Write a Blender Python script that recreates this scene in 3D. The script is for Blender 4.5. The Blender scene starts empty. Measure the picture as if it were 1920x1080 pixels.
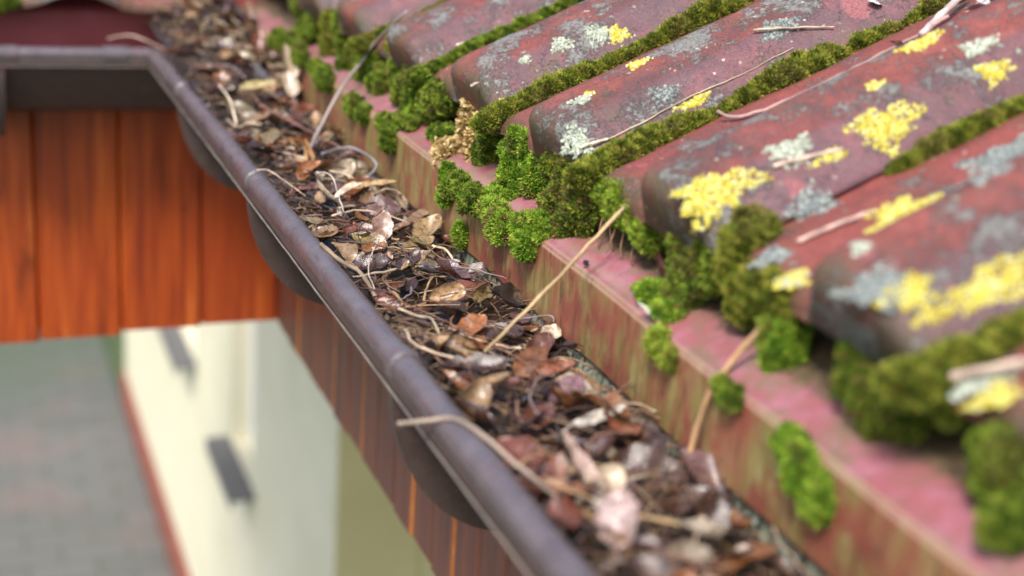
import bpy, math, random
import numpy as np
from mathutils import Matrix, Vector, noise as mnoise
random.seed(7); rng = np.random.default_rng(7)
R_ = math.radians
scene = bpy.context.scene
COL = scene.collection

# ------------------------------------------------------------------ camera
cam = bpy.data.cameras.new('camera'); camo = bpy.data.objects.new('camera', cam); COL.objects.link(camo)
CX = Vector((0.93331688, 0.05085145, -0.35543457))     # world axes seen in camera space
CY = Vector((-0.35302979, 0.31053546, -0.88257447))
CZ = Vector((0.06549484, 0.94920064, 0.30778007))
CAM = Vector((-0.28347491, -0.89147285, 0.3653649))
m = Matrix((CX, CY, CZ)).to_4x4(); m.translation = CAM
camo.matrix_world = m
cam.sensor_width = 36; cam.lens = 50.6; cam.clip_start = 0.02; cam.clip_end = 400
cam.dof.use_dof = True; cam.dof.focus_distance = 1.25; cam.dof.aperture_fstop = 3.3
scene.camera = camo

# ------------------------------------------------------------------ light
SUN_EL, SUN_AZ = 52, 222       # sun stands behind and left of the camera, seen through thin cloud
w = bpy.data.worlds.new('World'); scene.world = w; w.use_nodes = True
nt = w.node_tree; bg = nt.nodes['Background']
sky = nt.nodes.new('ShaderNodeTexSky'); sky.sky_type = 'NISHITA'; sky.sun_disc = False
sky.sun_elevation = R_(SUN_EL); sky.sun_rotation = R_(SUN_AZ); sky.dust_density = 3.0; sky.air_density = 1.0
nt.links.new(sky.outputs[0], bg.inputs[0]); bg.inputs[1].default_value = 0.135
sl = bpy.data.lights.new('sun', 'SUN'); sl.energy = 2.2; sl.angle = R_(12); sl.color = (1.0, .95, .87)
so = bpy.data.objects.new('sun', sl); COL.objects.link(so)
d = Vector((math.sin(R_(SUN_AZ))*math.cos(R_(SUN_EL)), math.cos(R_(SUN_AZ))*math.cos(R_(SUN_EL)), math.sin(R_(SUN_EL))))
so.rotation_euler = d.to_track_quat('Z', 'Y').to_euler()
scene.view_settings.view_transform = 'Standard'; scene.view_settings.look = 'None'
scene.view_settings.exposure = 1.0; scene.view_settings.gamma = 1.0

# ------------------------------------------------------------------ helpers
def tag(o, label=None, cat=None, group=None, kind=None):
    if label: o['label'] = label
    if cat: o['category'] = cat
    if group: o['group'] = group
    if kind: o['kind'] = kind
    return o
def thing(name, loc, label, cat, group=None):
    o = bpy.data.objects.new(name, None); COL.objects.link(o); o.location = loc; o.empty_display_size = .05
    return tag(o, label, cat, group)
def wloc(o):
    v = Vector(o.location)
    while o.parent: o = o.parent; v += Vector(o.location)
    return v
def mesh(name, V, F, mat, parent=None, col=None, smooth=False, loc=None, mats=None, fidx=None):
    """V world coordinates; the object's origin goes to loc (or its parent's origin)."""
    V = np.asarray(V, dtype=np.float32).reshape(-1, 3)
    base = wloc(parent) if parent is not None else Vector((0, 0, 0))
    org = Vector(loc) if loc is not None else base
    me = bpy.data.meshes.new(name)
    if isinstance(F, np.ndarray):
        n, k = F.shape
        me.vertices.add(len(V)); me.vertices.foreach_set('co', (V - np.array(org, dtype=np.float32)).ravel())
        me.loops.add(n*k); me.loops.foreach_set('vertex_index', F.astype(np.int32).ravel())
        me.polygons.add(n); me.polygons.foreach_set('loop_start', np.arange(0, n*k, k, dtype=np.int32))
        me.polygons.foreach_set('loop_total', np.full(n, k, dtype=np.int32)); me.update(calc_edges=True)
    else:
        me.from_pydata([tuple(v) for v in (V - np.array(org, dtype=np.float32))], [], [tuple(int(i) for i in f) for f in F]); me.update()
    if col is not None:
        a = me.color_attributes.new('Col', 'FLOAT_COLOR', 'POINT')
        c = np.ones((len(V), 4), dtype=np.float32); c[:, :3] = col; a.data.foreach_set('color', c.ravel())
    for mm in (mats or [mat]): me.materials.append(mm)
    if fidx is not None: me.polygons.foreach_set('material_index', np.asarray(fidx, dtype=np.int32))
    if smooth: me.polygons.foreach_set('use_smooth', np.ones(len(me.polygons), dtype=bool))
    o = bpy.data.objects.new(name, me); COL.objects.link(o)
    if parent is not None: o.parent = parent
    o.location = org - base
    return o
def join(parts):
    V = []; F = []; n = 0; C = []
    for p in parts:
        V.append(np.asarray(p[0]).reshape(-1, 3)); F += [[i+n for i in f] for f in p[1]]; n += len(V[-1])
    return np.vstack(V), F
def box(x0, x1, y0, y1, z0, z1, b=0.0):
    if b <= 0:
        V = [(x, y, z) for x in (x0, x1) for y in (y0, y1) for z in (z0, z1)]
        F = [(0,1,3,2),(4,6,7,5),(0,4,5,1),(2,3,7,6),(0,2,6,4),(1,5,7,3)]
        return np.array(V), F
    import bmesh
    bm = bmesh.new(); V, F = box(x0, x1, y0, y1, z0, z1)
    vs = [bm.verts.new(v) for v in V]; [bm.faces.new([vs[i] for i in f]) for f in F]
    bmesh.ops.recalc_face_normals(bm, faces=bm.faces)
    bmesh.ops.bevel(bm, geom=list(bm.edges), offset=b, segments=2, affect='EDGES', profile=.5)
    bm.verts.index_update(); V = np.array([v.co[:] for v in bm.verts]); F = [[v.index for v in f.verts] for f in bm.faces]; bm.free()
    return V, F
def grid_faces(nr, nc, closed=False):
    F = []
    for i in range(nr-1):
        for j in range(nc if closed else nc-1):
            j2 = (j+1) % nc; F.append((i*nc+j, i*nc+j2, (i+1)*nc+j2, (i+1)*nc+j))
    return F
def tube(P, r, seg=8, cap=True):
    P = np.asarray(P, float); n = len(P); r = np.broadcast_to(np.asarray(r, float), (n,))
    T = np.gradient(P, axis=0); T /= np.linalg.norm(T, axis=1)[:, None] + 1e-12
    up = np.array([0, 0, 1.]) if abs(T[0, 2]) < .9 else np.array([1., 0, 0])
    V = []; a = np.cross(T[0], up); a /= np.linalg.norm(a)
    for i in range(n):
        a = a - T[i]*(a@T[i]); a /= np.linalg.norm(a); b = np.cross(T[i], a)
        for k in range(seg):
            t = 2*math.pi*k/seg; V.append(P[i] + r[i]*(math.cos(t)*a + math.sin(t)*b))
    F = grid_faces(n, seg, True)
    if cap: F.append(list(range(seg))[::-1]); F.append(list(range((n-1)*seg, n*seg)))
    return np.array(V), F
def N3(p, s, seed=0.0): return mnoise.noise(Vector((p[0]*s+seed, p[1]*s+seed*1.7, p[2]*s-seed)))

# ------------------------------------------------------------------ materials
class NT:
    def __init__(s, name):
        s.m = bpy.data.materials.new(name); s.m.use_nodes = True; s.t = s.m.node_tree
        s.p = s.t.nodes['Principled BSDF']; s.g = s.t.nodes.new('ShaderNodeNewGeometry')
    def n(s, typ, **k):
        x = s.t.nodes.new('ShaderNode'+typ)
        for a, b in k.items(): setattr(x, a, b)
        return x
    def l(s, a, b): s.t.links.new(a, b)
    def set(s, i, v):
        if hasattr(v, 'is_output') : s.l(v, s.p.inputs[i])
        else: s.p.inputs[i].default_value = v
    def pos(s, scale=(1, 1, 1), off=(0, 0, 0)):
        mp = s.n('Mapping'); s.l(s.g.outputs['Position'], mp.inputs[0]); mp.inputs['Scale'].default_value = scale; mp.inputs['Location'].default_value = off
        return mp.outputs[0]
    def noise(s, vec, scale, detail=4, rough=.55, dist=0.0):
        x = s.n('TexNoise'); s.l(vec, x.inputs[0]); x.inputs['Scale'].default_value = scale; x.inputs['Detail'].default_value = detail
        x.inputs['Roughness'].default_value = rough; x.inputs['Distortion'].default_value = dist
        return x.outputs[0]
    def voro(s, vec, scale, feature='F1'):
        x = s.n('TexVoronoi', feature=feature); s.l(vec, x.inputs[0]); x.inputs['Scale'].default_value = scale
        return x.outputs['Distance']
    def ramp(s, v, stops, interp='LINEAR'):
        x = s.n('ValToRGB'); x.color_ramp.interpolation = interp; e = x.color_ramp.elements
        while len(e) > 1: e.remove(e[0])
        for i, (p, c) in enumerate(stops):
            q = e[0] if i == 0 else e.new(p); q.position = p
            c = (c, c, c) if isinstance(c, (int, float)) else c; q.color = (*c, 1)
        s.l(v, x.inputs[0]); return x.outputs[0]
    def mix(s, f, a, b, mode='MIX'):
        x = s.n('Mix', data_type='RGBA', blend_type=mode)
        for i, v in ((0, f), (6, a), (7, b)):
            if hasattr(v, 'is_output'): s.l(v, x.inputs[i])
            elif i == 0: x.inputs[0].default_value = v
            else: x.inputs[i].default_value = (*v, 1)
        return x.outputs[2]
    def math(s, op, a, b=0.0, clamp=False):
        x = s.n('Math', operation=op, use_clamp=clamp)
        for i, v in ((0, a), (1, b)):
            if hasattr(v, 'is_output'): s.l(v, x.inputs[i])
            else: x.inputs[i].default_value = v
        return x.outputs[0]
    def bump(s, h, strength=.5, dist=.001):
        x = s.n('Bump'); s.l(h, x.inputs['Height']); x.inputs['Strength'].default_value = strength; x.inputs['Distance'].default_value = dist
        s.l(x.outputs[0], s.p.inputs['Normal']); return x.outputs[0]
    def attr(s, name='Col'):
        x = s.n('Attribute', attribute_name=name); return x.outputs['Color']

def mat_tile():
    t = NT('weathered_concrete_tile'); P = t.pos()
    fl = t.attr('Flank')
    pan = t.attr('Pan'); nose = t.attr('Nose')
    base = t.ramp(t.noise(P, 34, 8, .72), [(.30, (.105, .048, .045)), (.42, (.19, .056, .046)), (.54, (.28, .072, .055)), (.72, (.37, .115, .085))])
    base = t.mix(t.ramp(t.noise(t.pos(off=(4, 2, 1)), 15, 5, .65), [(.47, 0), (.64, .65)]), base, (.100, .060, .062))
    base = t.mix(t.math('MULTIPLY', pan, t.ramp(t.noise(t.pos(off=(2, 8, 1)), 25, 4), [(.35, .35), (.6, .85)])), base, (.30, .070, .055))
    base = t.mix(t.math('MULTIPLY', fl, .66), base, t.ramp(t.noise(P, 26, 5, .65), [(.35, (.085, .068, .085)), (.55, (.135, .085, .11)), (.7, (.24, .10, .12))]))  # purple-grey flank: sky sheen painted into the colour, with mild weathering
    # pink bare patches
    base = t.mix(t.ramp(t.noise(t.pos(off=(9, 5, 7)), 18, 3), [(.69, 0), (.72, .7)]), base, (.38, .12, .13))
    # dark olive film on the damp nose
    base = t.mix(t.math('MULTIPLY', nose, t.ramp(t.noise(P, 30, 5, .7), [(.35, .15), (.6, .9)])), base, (.095, .085, .040))
    # fine grit, dark and light
    base = t.mix(t.ramp(t.noise(P, 650, 4, .75), [(.36, .75), (.52, 0)]), base, (.035, .026, .026))
    base = t.mix(t.ramp(t.noise(t.pos(off=(1, 1, 1)), 480, 4, .75), [(.58, 0), (.68, .55)]), base, (.34, .24, .22))
    # grey-blue crust lichen: broad thin veils broken into flakes
    zone = t.noise(t.pos(off=(1, 7, 3)), 19, 4, .65)
    crust = t.noise(P, 230, 8, .82, .5)
    s1 = t.math('ADD', t.math('MULTIPLY', zone, 1.15), t.math('MULTIPLY', crust, 1.0))
    s1 = t.math('SUBTRACT', s1, t.math('MULTIPLY', fl, .05)); s1 = t.math('SUBTRACT', s1, t.math('MULTIPLY', pan, .08))
    f1 = t.ramp(t.math('DIVIDE', s1, 2.0), [(.555, 0), (.585, .85)])
    lc = t.ramp(t.noise(P, 420, 5, .75), [(.3, (.07, .08, .08)), (.5, (.20, .225, .21)), (.72, (.40, .43, .38))])
    c = t.mix(f1, base, lc)
    # small pale rosettes with ragged rims
    f2 = t.ramp(t.math('ADD', t.voro(t.pos(), 52), t.math('MULTIPLY', t.noise(P, 330, 5, .85), .75)), [(.50, .9), (.54, 0)])
    f2 = t.math('MULTIPLY', f2, t.ramp(t.noise(t.pos(off=(3, 3, 9)), 26, 3), [(.50, 0), (.56, 1)]))
    c = t.mix(f2, c, t.ramp(t.noise(P, 520, 4, .75), [(.3, (.16, .18, .15)), (.7, (.46, .49, .40))]))
    f3 = t.ramp(t.math('ADD', t.voro(t.pos(off=(5, 5, 5)), 90), t.math('MULTIPLY', t.noise(P, 500, 4, .8), .5)), [(.34, .9), (.37, 0)])
    f3 = t.math('MULTIPLY', f3, t.ramp(t.noise(t.pos(off=(6, 1, 4)), 14, 2), [(.50, 0), (.54, 1)]))
    c = t.mix(f3, c, (.50, .50, .40))
    c = t.mix(t.ramp(t.noise(t.pos(off=(12, 1, 2)), 22, 5, .7), [(.54, 0), (.72, .55)]), c, (.11, .10, .045))
    c = t.mix(1.0, c, (.88, .84, .84), 'MULTIPLY')
    t.set('Base Color', c); t.set('Roughness', t.ramp(t.noise(P, 60, 3), [(.3, .5), (.7, .75)]))
    t.p.inputs['Specular IOR Level'].default_value = .45
    h = t.math('ADD', t.math('MULTIPLY', f1, t.math('ADD', crust, .2)), t.math('MULTIPLY', t.noise(P, 700, 4, .7), .35))
    h = t.math('ADD', h, t.math('MULTIPLY', f2, .9)); t.bump(h, .75, .0016)
    return t.m
def mat_col(name, rough=.8, spec=.3, bump=None, trans=0.0, tint=None):
    t = NT(name); c = t.attr()
    if trans: c = t.mix(1.0, c, (1.14, 1.10, 1.0), 'MULTIPLY')
    if tint:
        c = t.mix(t.ramp(t.noise(t.pos(), tint[0], 4, .7), [(.3, tint[1]), (.7, 0)]), c, tint[2])
    t.set('Base Color', c); t.set('Roughness', rough); t.p.inputs['Specular IOR Level'].default_value = spec
    if bump: t.bump(t.noise(t.pos(), bump[0], 4, .6), bump[1], bump[2])
    if trans:
        td = t.n('BsdfTranslucent'); t.l(c, td.inputs[0]); mx = t.n('MixShader'); mx.inputs[0].default_value = trans
        t.l(t.p.outputs[0], mx.inputs[1]); t.l(td.outputs[0], mx.inputs[2]); t.l(mx.outputs[0], t.t.nodes['Material Output'].inputs[0])
    return t.m
def mat_leaf():
    t = NT('dead_leaf'); c = t.attr()
    v = t.n('TexCoord'); 
    mot = t.noise(t.pos(), 260, 5, .7); c = t.mix(t.ramp(mot, [(.38, .65), (.55, 0)]), c, (.035, .018, .012))
    c = t.mix(t.ramp(t.noise(t.pos(off=(2, 2, 2)), 90, 3), [(.55, 0), (.75, .45)]), c, (.34, .23, .14))
    t.set('Base Color', c); t.set('Roughness', t.ramp(t.noise(t.pos(), 70, 3), [(.35, .12), (.65, .42)])); t.p.inputs['Specular IOR Level'].default_value = .85
    t.bump(t.noise(t.pos(), 340, 5, .65), .5, .0012); return t.m
def mat_paint():
    """red sheet-metal flashing: mauve chalky top, algae streaks on its upright face"""
    t = NT('red_sheet_metal'); P = t.pos()
    g = t.n('SeparateXYZ'); t.l(t.g.outputs['Normal'], g.inputs[0]); up = t.ramp(g.outputs['Z'], [(.25, 0), (.88, 1)])
    red = t.ramp(t.noise(P, 14, 4), [(.3, (.15, .032, .028)), (.5, (.24, .060, .045)), (.7, (.27, .105, .06))])
    top = t.ramp(t.noise(P, 30, 5, .65), [(.30, (.25, .105, .095)), (.45, (.28, .088, .10)), (.6, (.33, .13, .165)), (.75, (.37, .17, .21))])
    top = t.mix(t.ramp(t.noise(t.pos(off=(5, 5, 0)), 26, 6, .75), [(.45, 0), (.60, .85)]), top, (.17, .125, .075))
    top = t.mix(t.ramp(t.noise(P, 420, 4, .75), [(.34, .5), (.5, 0)]), top, (.14, .08, .07))
    edge = t.ramp(g.outputs['Z'], [(.25, 0), (.5, .7), (.8, .6), (.90, 0)]); top = t.mix(edge, top, (.32, .23, .17))
    px = t.n('SeparateXYZ'); t.l(P, px.inputs[0]); dirt = t.math('ADD', px.outputs['X'], t.math('MULTIPLY', t.noise(P, 45, 6, .7), .034))
    dm = t.n('MapRange'); t.l(dirt, dm.inputs[0]); dm.inputs[1].default_value = .197; dm.inputs[2].default_value = .206
    top = t.mix(dm.outputs[0], top, t.ramp(t.noise(P, 160, 5, .7), [(.35, (.045, .035, .02)), (.6, (.12, .085, .05))]))
    alg = t.ramp(t.noise(t.pos(scale=(30, 30, 9)), 1.6, 8, .70, .6), [(.37, .12), (.54, .9)])
    algc = t.ramp(t.noise(t.pos(scale=(80, 80, 14)), 1.5, 6, .7), [(.3, (.13, .11, .035)), (.5, (.24, .20, .065)), (.72, (.34, .30, .15))])
    blot = t.ramp(t.noise(t.pos(scale=(16, 16, 11), off=(4, 4, 4)), 1.4, 7, .72, .5), [(.40, .12), (.56, 1)])
    face = t.mix(t.math('MULTIPLY', alg, blot), red, algc)
    face = t.mix(t.ramp(t.noise(t.pos(scale=(130, 130, 22)), 1.3, 5, .7), [(.56, 0), (.66, .8)]), face, (.045, .038, .022))
    t.set('Base Color', t.mix(up, face, top)); t.set('Roughness', .48); t.p.inputs['Specular IOR Level'].default_value = .4
    t.bump(t.noise(P, 200, 5, .7), .35, .0006); return t.m
def mat_plain_red():
    t = NT('dark_red_sheet_metal'); P = t.pos()
    c = t.ramp(t.noise(P, 16, 4, .6), [(.3, (.24, .040, .043)), (.7, (.31, .060, .062))])
    c = t.mix(t.ramp(t.noise(P, 60, 2), [(.70, 0), (.74, .6)]), c, (.30, .16, .12))
    t.set('Base Color', c); t.set('Roughness', .5); return t.m
def mat_gutter(name, c0, c1, rough):
    t = NT(name); P = t.pos()
    c = t.ramp(t.noise(P, 45, 5, .65), [(.3, c0), (.7, c1)])
    c = t.mix(t.ramp(t.noise(t.pos(off=(1, 0, 4)), 150, 4, .8), [(.62, 0), (.72, .5)]), c, (.20, .14, .13))
    c = t.mix(t.ramp(t.noise(t.pos(scale=(1, 1, 1), off=(8, 0, 4)), 20, 5, .7), [(.58, 0), (.68, .35)]), c, (.17, .05, .05))
    c = t.mix(t.ramp(t.noise(t.pos(off=(3, 3, 3)), 600, 3, .7), [(.66, 0), (.72, .6)]), c, (.30, .25, .22))
    c = t.mix(t.ramp(t.noise(t.pos(scale=(1, .12, 1), off=(8, 1, 4)), 120, 5, .7), [(.56, 0), (.66, .6)]), c, (.045, .032, .032))
    t.set('Base Color', c); t.set('Roughness', t.ramp(t.noise(P, 130, 4), [(.3, rough-.06), (.7, rough+.15)])); t.p.inputs['Specular IOR Level'].default_value = .6
    t.bump(t.noise(P, 350, 4, .6), .25, .0005); return t.m
def mat_back():
    t = NT('weathered_gutter_back'); c = t.ramp(t.noise(t.pos(scale=(90, 90, 14)), 1.6, 6, .75), [(.40, (.03, .035, .02)), (.50, (.17, .19, .13)), (.68, (.42, .46, .40))])
    t.set('Base Color', c); t.set('Roughness', .7); return t.m
def mat_wood(name, stops, streak):
    t = NT(name)
    g = t.noise(t.pos(scale=(70, 70, 3.2)), 1.0, 6, .62, .25)
    c = t.ramp(g, stops)
    c = t.mix(t.ramp(t.noise(t.pos(scale=(20, 20, 1.2), off=(3, 1, 0)), 1, 3), [(.35, .5), (.55, 0)]), c, streak)
    c = t.mix(t.ramp(t.noise(t.pos(scale=(220, 220, 26)), 1, 3, .7), [(.70, 0), (.78, .6)]), c, (.45, .36, .25))
    c = t.mix(t.ramp(t.noise(t.pos(scale=(14, 14, 5), off=(6, 2, 3)), 1, 4, .6), [(.60, 0), (.72, .75)]), c, tuple(v*.35 for v in streak))
    oi = t.n('ObjectInfo'); c = t.mix(t.math('MULTIPLY', oi.outputs['Random'], .35), c, streak)
    t.set('Base Color', c); t.set('Roughness', .42); t.bump(g, .3, .001); return t.m
def mat_stucco():
    t = NT('cream_render'); P = t.pos()
    c = t.ramp(t.noise(P, 3, 4), [(.3, (.66, .63, .45)), (.7, (.74, .70, .52))])
    t.set('Base Color', c); t.set('Roughness', .9); t.bump(t.noise(P, 120, 3), .3, .003); return t.m
def mat_simple(name, c0, c1, scale, rough=.7, spec=.4):
    t = NT(name); t.set('Base Color', t.ramp(t.noise(t.pos(), scale, 5, .6), [(.3, c0), (.7, c1)])); t.set('Roughness', rough)
    t.p.inputs['Specular IOR Level'].default_value = spec; return t.m
def mat_paving():
    t = NT('grey_block_paving'); P = t.pos()
    b = t.n('TexBrick'); t.l(t.pos(), b.inputs[0]); b.inputs['Scale'].default_value = 1.0
    b.inputs['Brick Width'].default_value = .42; b.inputs['Row Height'].default_value = .21; b.inputs['Mortar Size'].default_value = .012
    b.inputs['Color1'].default_value = (.105, .108, .102, 1); b.inputs['Color2'].default_value = (.128, .128, .123, 1); b.inputs['Mortar'].default_value = (.075, .085, .062, 1)
    c = t.mix(t.ramp(t.noise(P, 1.1, 4), [(.52, 0), (.64, .4)]), b.outputs[0], (.20, .13, .12))
    sp = t.n('SeparateXYZ'); t.l(t.g.outputs['Position'], sp.inputs[0]); yy = t.math('ADD', t.math('MULTIPLY', sp.outputs['Y'], .1), t.math('MULTIPLY', t.noise(P, .8, 4), .35))
    c = t.mix(t.ramp(yy, [(1.10, 0), (1.32, .8)] if False else [(.0, 0), (.99, 0), (1.0, 0)]), c, (.09, .14, .05))
    gm = t.n('MapRange'); t.l(yy, gm.inputs[0]); gm.inputs[1].default_value = 1.12; gm.inputs[2].default_value = 1.36; c = t.mix(t.math('MULTIPLY', gm.outputs[0], .75), c, (.075, .10, .05))
    t.set('Base Color', c); t.set('Roughness', .85); return t.m

M = dict(
    tile=mat_tile(), moss=mat_col('living_moss', .75, .25, trans=.25), leaf=mat_leaf(),
    straw=mat_col('dry_stalk', .6, .3, bump=(500, .3, .0006), tint=(240, .4, (.10, .07, .05))),
    lichen=mat_col('crust_lichen', .85, .2, bump=(900, .5, .0006)),
    litter=mat_col('rotting_litter', .45, .5, tint=(300, .6, (.02, .013, .01))),
    metal=mat_paint(), metal2=mat_plain_red(),
    gutter=mat_gutter('brown_gutter_metal', (.080, .064, .070), (.122, .100, .110), .27),
    gutter_dark=mat_gutter('dark_brown_gutter', (.045, .028, .024), (.065, .042, .036), .5),
    back=mat_back(), lip=mat_simple('worn_lip_edge', (.11, .09, .085), (.22, .19, .16), 30, .5),
    wood=mat_wood('orange_stained_boards', [(.30, (.11, .016, .004)), (.45, (.32, .048, .006)), (.58, (.44, .080, .009)), (.72, (.58, .16, .03))], (.19, .022, .006)),
    wood2=mat_wood('shaded_weathered_boards', [(.30, (.075, .030, .022)), (.50, (.15, .050, .030)), (.64, (.19, .062, .032)), (.76, (.33, .11, .035))], (.10, .045, .036)),  # same stain as the orange boards, browned by painted shade, sky sheen and weathering
    wood_edge=mat_simple('board_edge_stain', (.30, .09, .02), (.48, .17, .04), 40, .5),
    stucco=mat_stucco(), olive=mat_simple('shaded_render', (.50, .44, .23), (.56, .49, .26), 3, .9), plinth=mat_simple('red_brown_plinth', (.20, .06, .045), (.28, .09, .06), 6, .8),  # recess wall render has the eave shade put into its darker olive tone
    sill=mat_simple('grey_metal_sill', (.10, .10, .11), (.14, .14, .15), 10, .4),
    white=mat_simple('white_window_plastic', (.74, .77, .82), (.80, .82, .86), 5, .35),
    glass=mat_simple('dark_window_glass', (.03, .04, .05), (.06, .07, .08), 2, .08, .8),
    paving=mat_paving(), grass=mat_col('grass_blades', .8, .2), soil=mat_simple('garden_soil', (.05, .075, .03), (.09, .12, .05), 4, .9),
    deck=mat_simple('roof_underlay', (.03, .025, .022), (.05, .04, .035), 20, .9),
    nail=mat_simple('dark_nail', (.02, .02, .02), (.04, .04, .04), 50, .5))

# ------------------------------------------------------------------ roof frame
TH = R_(24); S = np.array([math.cos(TH), 0, math.sin(TH)]); NN = np.array([-math.sin(TH), 0, math.cos(TH)])
AX, AZ = .155, .047             # edge of the flashing
YC = 1.299                      # outer corner of the gutters
PER = .2165; NPAN = .051; SF = .043
YCH = [1.62, 1.405, 1.19, .972, .755, .540, .318, .105, -.112, -.332, -.55, -.77, -.985]   # moss channels
def prof(q):
    """height of the tile above its pan across one period"""
    def ss(a, b, x): t = np.clip((x-a)/(b-a), 0, 1); return t*t*(3-2*t)
    q = np.asarray(q, float)
    h = -.006*(1-ss(.0, .14, q)) + .034*ss(.47, .565, q) - .013*np.clip((q-.56)/.34, 0, 1.2)**1.3
    return h - .021*ss(.775, 1.0, q)
def prof_wave(q):
    q = np.asarray(q, float)
    return -.004 + .030*(.5-.5*np.cos(2*math.pi*(np.clip(q, -.1, 1.1)-.16)))**1.35
def qof(y):
    for a, b in zip(YCH, YCH[1:]):
        if b < y <= a: return (a-y)/(a-b)
    return 0.2
def RP(s, y, n):                # roof coordinates to world (main roof)
    return np.array([AX, 0, AZ]) + S*s + NN*n + np.array([0, y, 0])
def RS(s, y, lift=0.0): return RP(s, y, NPAN + float(prof(qof(y))) + lift)

def tile_mesh(width, length, wave, dq=.985, q0=-.035):
    """tile in local axes: a = up slope, b = across (q direction), c = normal. returns V, F, flank"""
    nq = 46; qs = np.linspace(q0, dq, nq); RR = .018
    top = prof_wave(qs) if wave else prof(qs); TT = np.full(nq, .014) if wave else top + .0185 + .004*np.sin(qs*9); V = []; flank = []; pan = []; nose = []
    hs = [(.0016, -2), (0, -3)]           # underside lip, front face, then the nose and the back
    for k in range(6):
        a = math.pi/2*k/5; hs.append((RR*(1-math.cos(a))*.9, -RR*(1-math.sin(a))*.8))
    for a in np.linspace(RR+.01, length, 22): hs.append((a, 0))
    rows = [(length, -1), (.02, -1)] + hs
    for a, dn0 in rows:
        for j in range(nq):
            dn = dn0
            if dn == -1: dn = -TT[j]
            elif dn == -2: dn = -TT[j]+.001
            elif dn == -3: dn = -TT[j]+.003
            wob = .0012*N3((a, qs[j]*width, width), 60)
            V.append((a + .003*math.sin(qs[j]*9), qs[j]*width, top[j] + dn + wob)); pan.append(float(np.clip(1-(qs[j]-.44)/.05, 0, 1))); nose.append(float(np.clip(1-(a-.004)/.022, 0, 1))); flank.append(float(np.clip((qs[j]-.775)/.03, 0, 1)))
    nr = len(rows); F = grid_faces(nr, nq)
    F.append([r*nq for r in range(nr)][::-1]); F.append([r*nq+nq-1 for r in range(nr)])
    F.append(list(range(nq)) + [(nr-1)*nq + j for j in range(nq-1, -1, -1)])
    return np.array(V), F, (flank, pan, nose)
def set_attr(o, name, vals):
    a = o.data.attributes.new(name, 'FLOAT', 'POINT'); a.data.foreach_set('value', np.asarray(vals, dtype=np.float32))

def build_roof(name, label, origin, rot, chans, smin, rows, metal, edge0, edge1, mitre, dn=0.0, lastcut=None):
    root = thing(name, origin, label, 'roof'); root.rotation_euler.z = rot
    Rz = Matrix.Rotation(rot, 3, 'Z')
    def lp(v): return v                        # parts are given in the roof's own axes
    def part(nm, V, F, mat, smooth=False, loc=(0, 0, 0)):
        me = bpy.data.meshes.new(nm); me.from_pydata([tuple(map(float, v)) for v in V], [], [tuple(map(int, f)) for f in F]); me.update(); me.materials.append(mat)
        if smooth: me.polygons.foreach_set('use_smooth', np.ones(len(me.polygons), dtype=bool))
        o = bpy.data.objects.new(nm, me); COL.objects.link(o); o.parent = root; o.location = loc; return o
    s3 = S; n3 = NN
    protos = []
    first = {}
    k = 0
    for (a, b) in zip(chans, chans[1:]):
        wd = round(a-b, 4)
        for r in range(rows):
            s0 = smin(a, b, r)
            if s0 is None: continue
            cut = lastcut is not None and b == chans[-1]
            key = (wd, cut)
            if key not in first:
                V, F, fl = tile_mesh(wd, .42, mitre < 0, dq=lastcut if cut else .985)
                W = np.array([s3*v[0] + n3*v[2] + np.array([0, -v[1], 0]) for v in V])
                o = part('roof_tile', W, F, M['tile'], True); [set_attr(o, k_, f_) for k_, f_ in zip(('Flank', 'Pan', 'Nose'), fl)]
                first[key] = o
            else:
                o = first[key].copy(); COL.objects.link(o); o.parent = root
            j = random.uniform(-.0025, .0025)
            o.location = Vector(s3*(s0+j) + n3*(NPAN + dn + r*.012) + np.array([0, a, 0])); k += 1
    # flashing: upright face, rounded fold, top going under the tiles (mitred at the valley)
    pr = [(.0035, -.068), (.0, -.066), (0, -.0645), (0, -.035), (0, -.0085), (0, -.006)]
    for q in range(5):
        an = math.pi/2*q/4; pr.append((.005*(1-math.cos(an)), -.006+.005*math.sin(an)))
    pr += [(.0085, .0012), (.02, .0065), (.05, .0195), (.09, .0372)]
    back = [(x+.0016, z-.0016) for x, z in pr][::-1]
    poly = pr + back
    ys = [edge0] + list(np.arange(edge0+.14, edge1-.13, .03)) + [edge1]
    V = []
    for y in ys:
        for i, (x, z) in enumerate(poly):
            yy = y + x*(mitre if (y == edge1 and mitre > 0) or (y == edge0 and mitre < 0) else 0)
            wv = .0016*math.sin(y*7.3) + .0010*math.sin(y*23+1) + .0022*N3((0, y, 0), 9)*(1 if z < -.04 else .4)
            V.append((x + wv*(1 if z < .0 else .2), yy, z))
    F = grid_faces(len(ys), len(poly), True); F.append(list(range(len(poly)))[::-1]); F.append([(len(ys)-1)*len(poly)+i for i in range(len(poly))])
    part('flashing', V, F, metal, True)
    # roof deck under the tiles
    t = math.tan(TH); m0 = 1 if mitre < 0 else 0; m1 = 1 if mitre > 0 else 0; up = 2.2
    D = [(.06, edge0-.06*m0, .06*t-.004), (up, edge0-up*m0, up*t-.004), (up, edge1+up*m1, up*t-.004), (.06, edge1+.06*m1, .06*t-.004)]
    D2 = [(x, y, z-.02) for x, y, z in D]
    part('roof_deck', D+D2, [(0,1,2,3),(7,6,5,4),(0,4,5,1),(1,5,6,2),(2,6,7,3),(3,7,4,0)], M['deck'])
    return root
BACK = .155
def smain(a, b, r):
    s0 = SF + r*.345
    return None if ((a+b)/2 - (YC+BACK))/S[0] > s0 + .2 else s0
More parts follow.
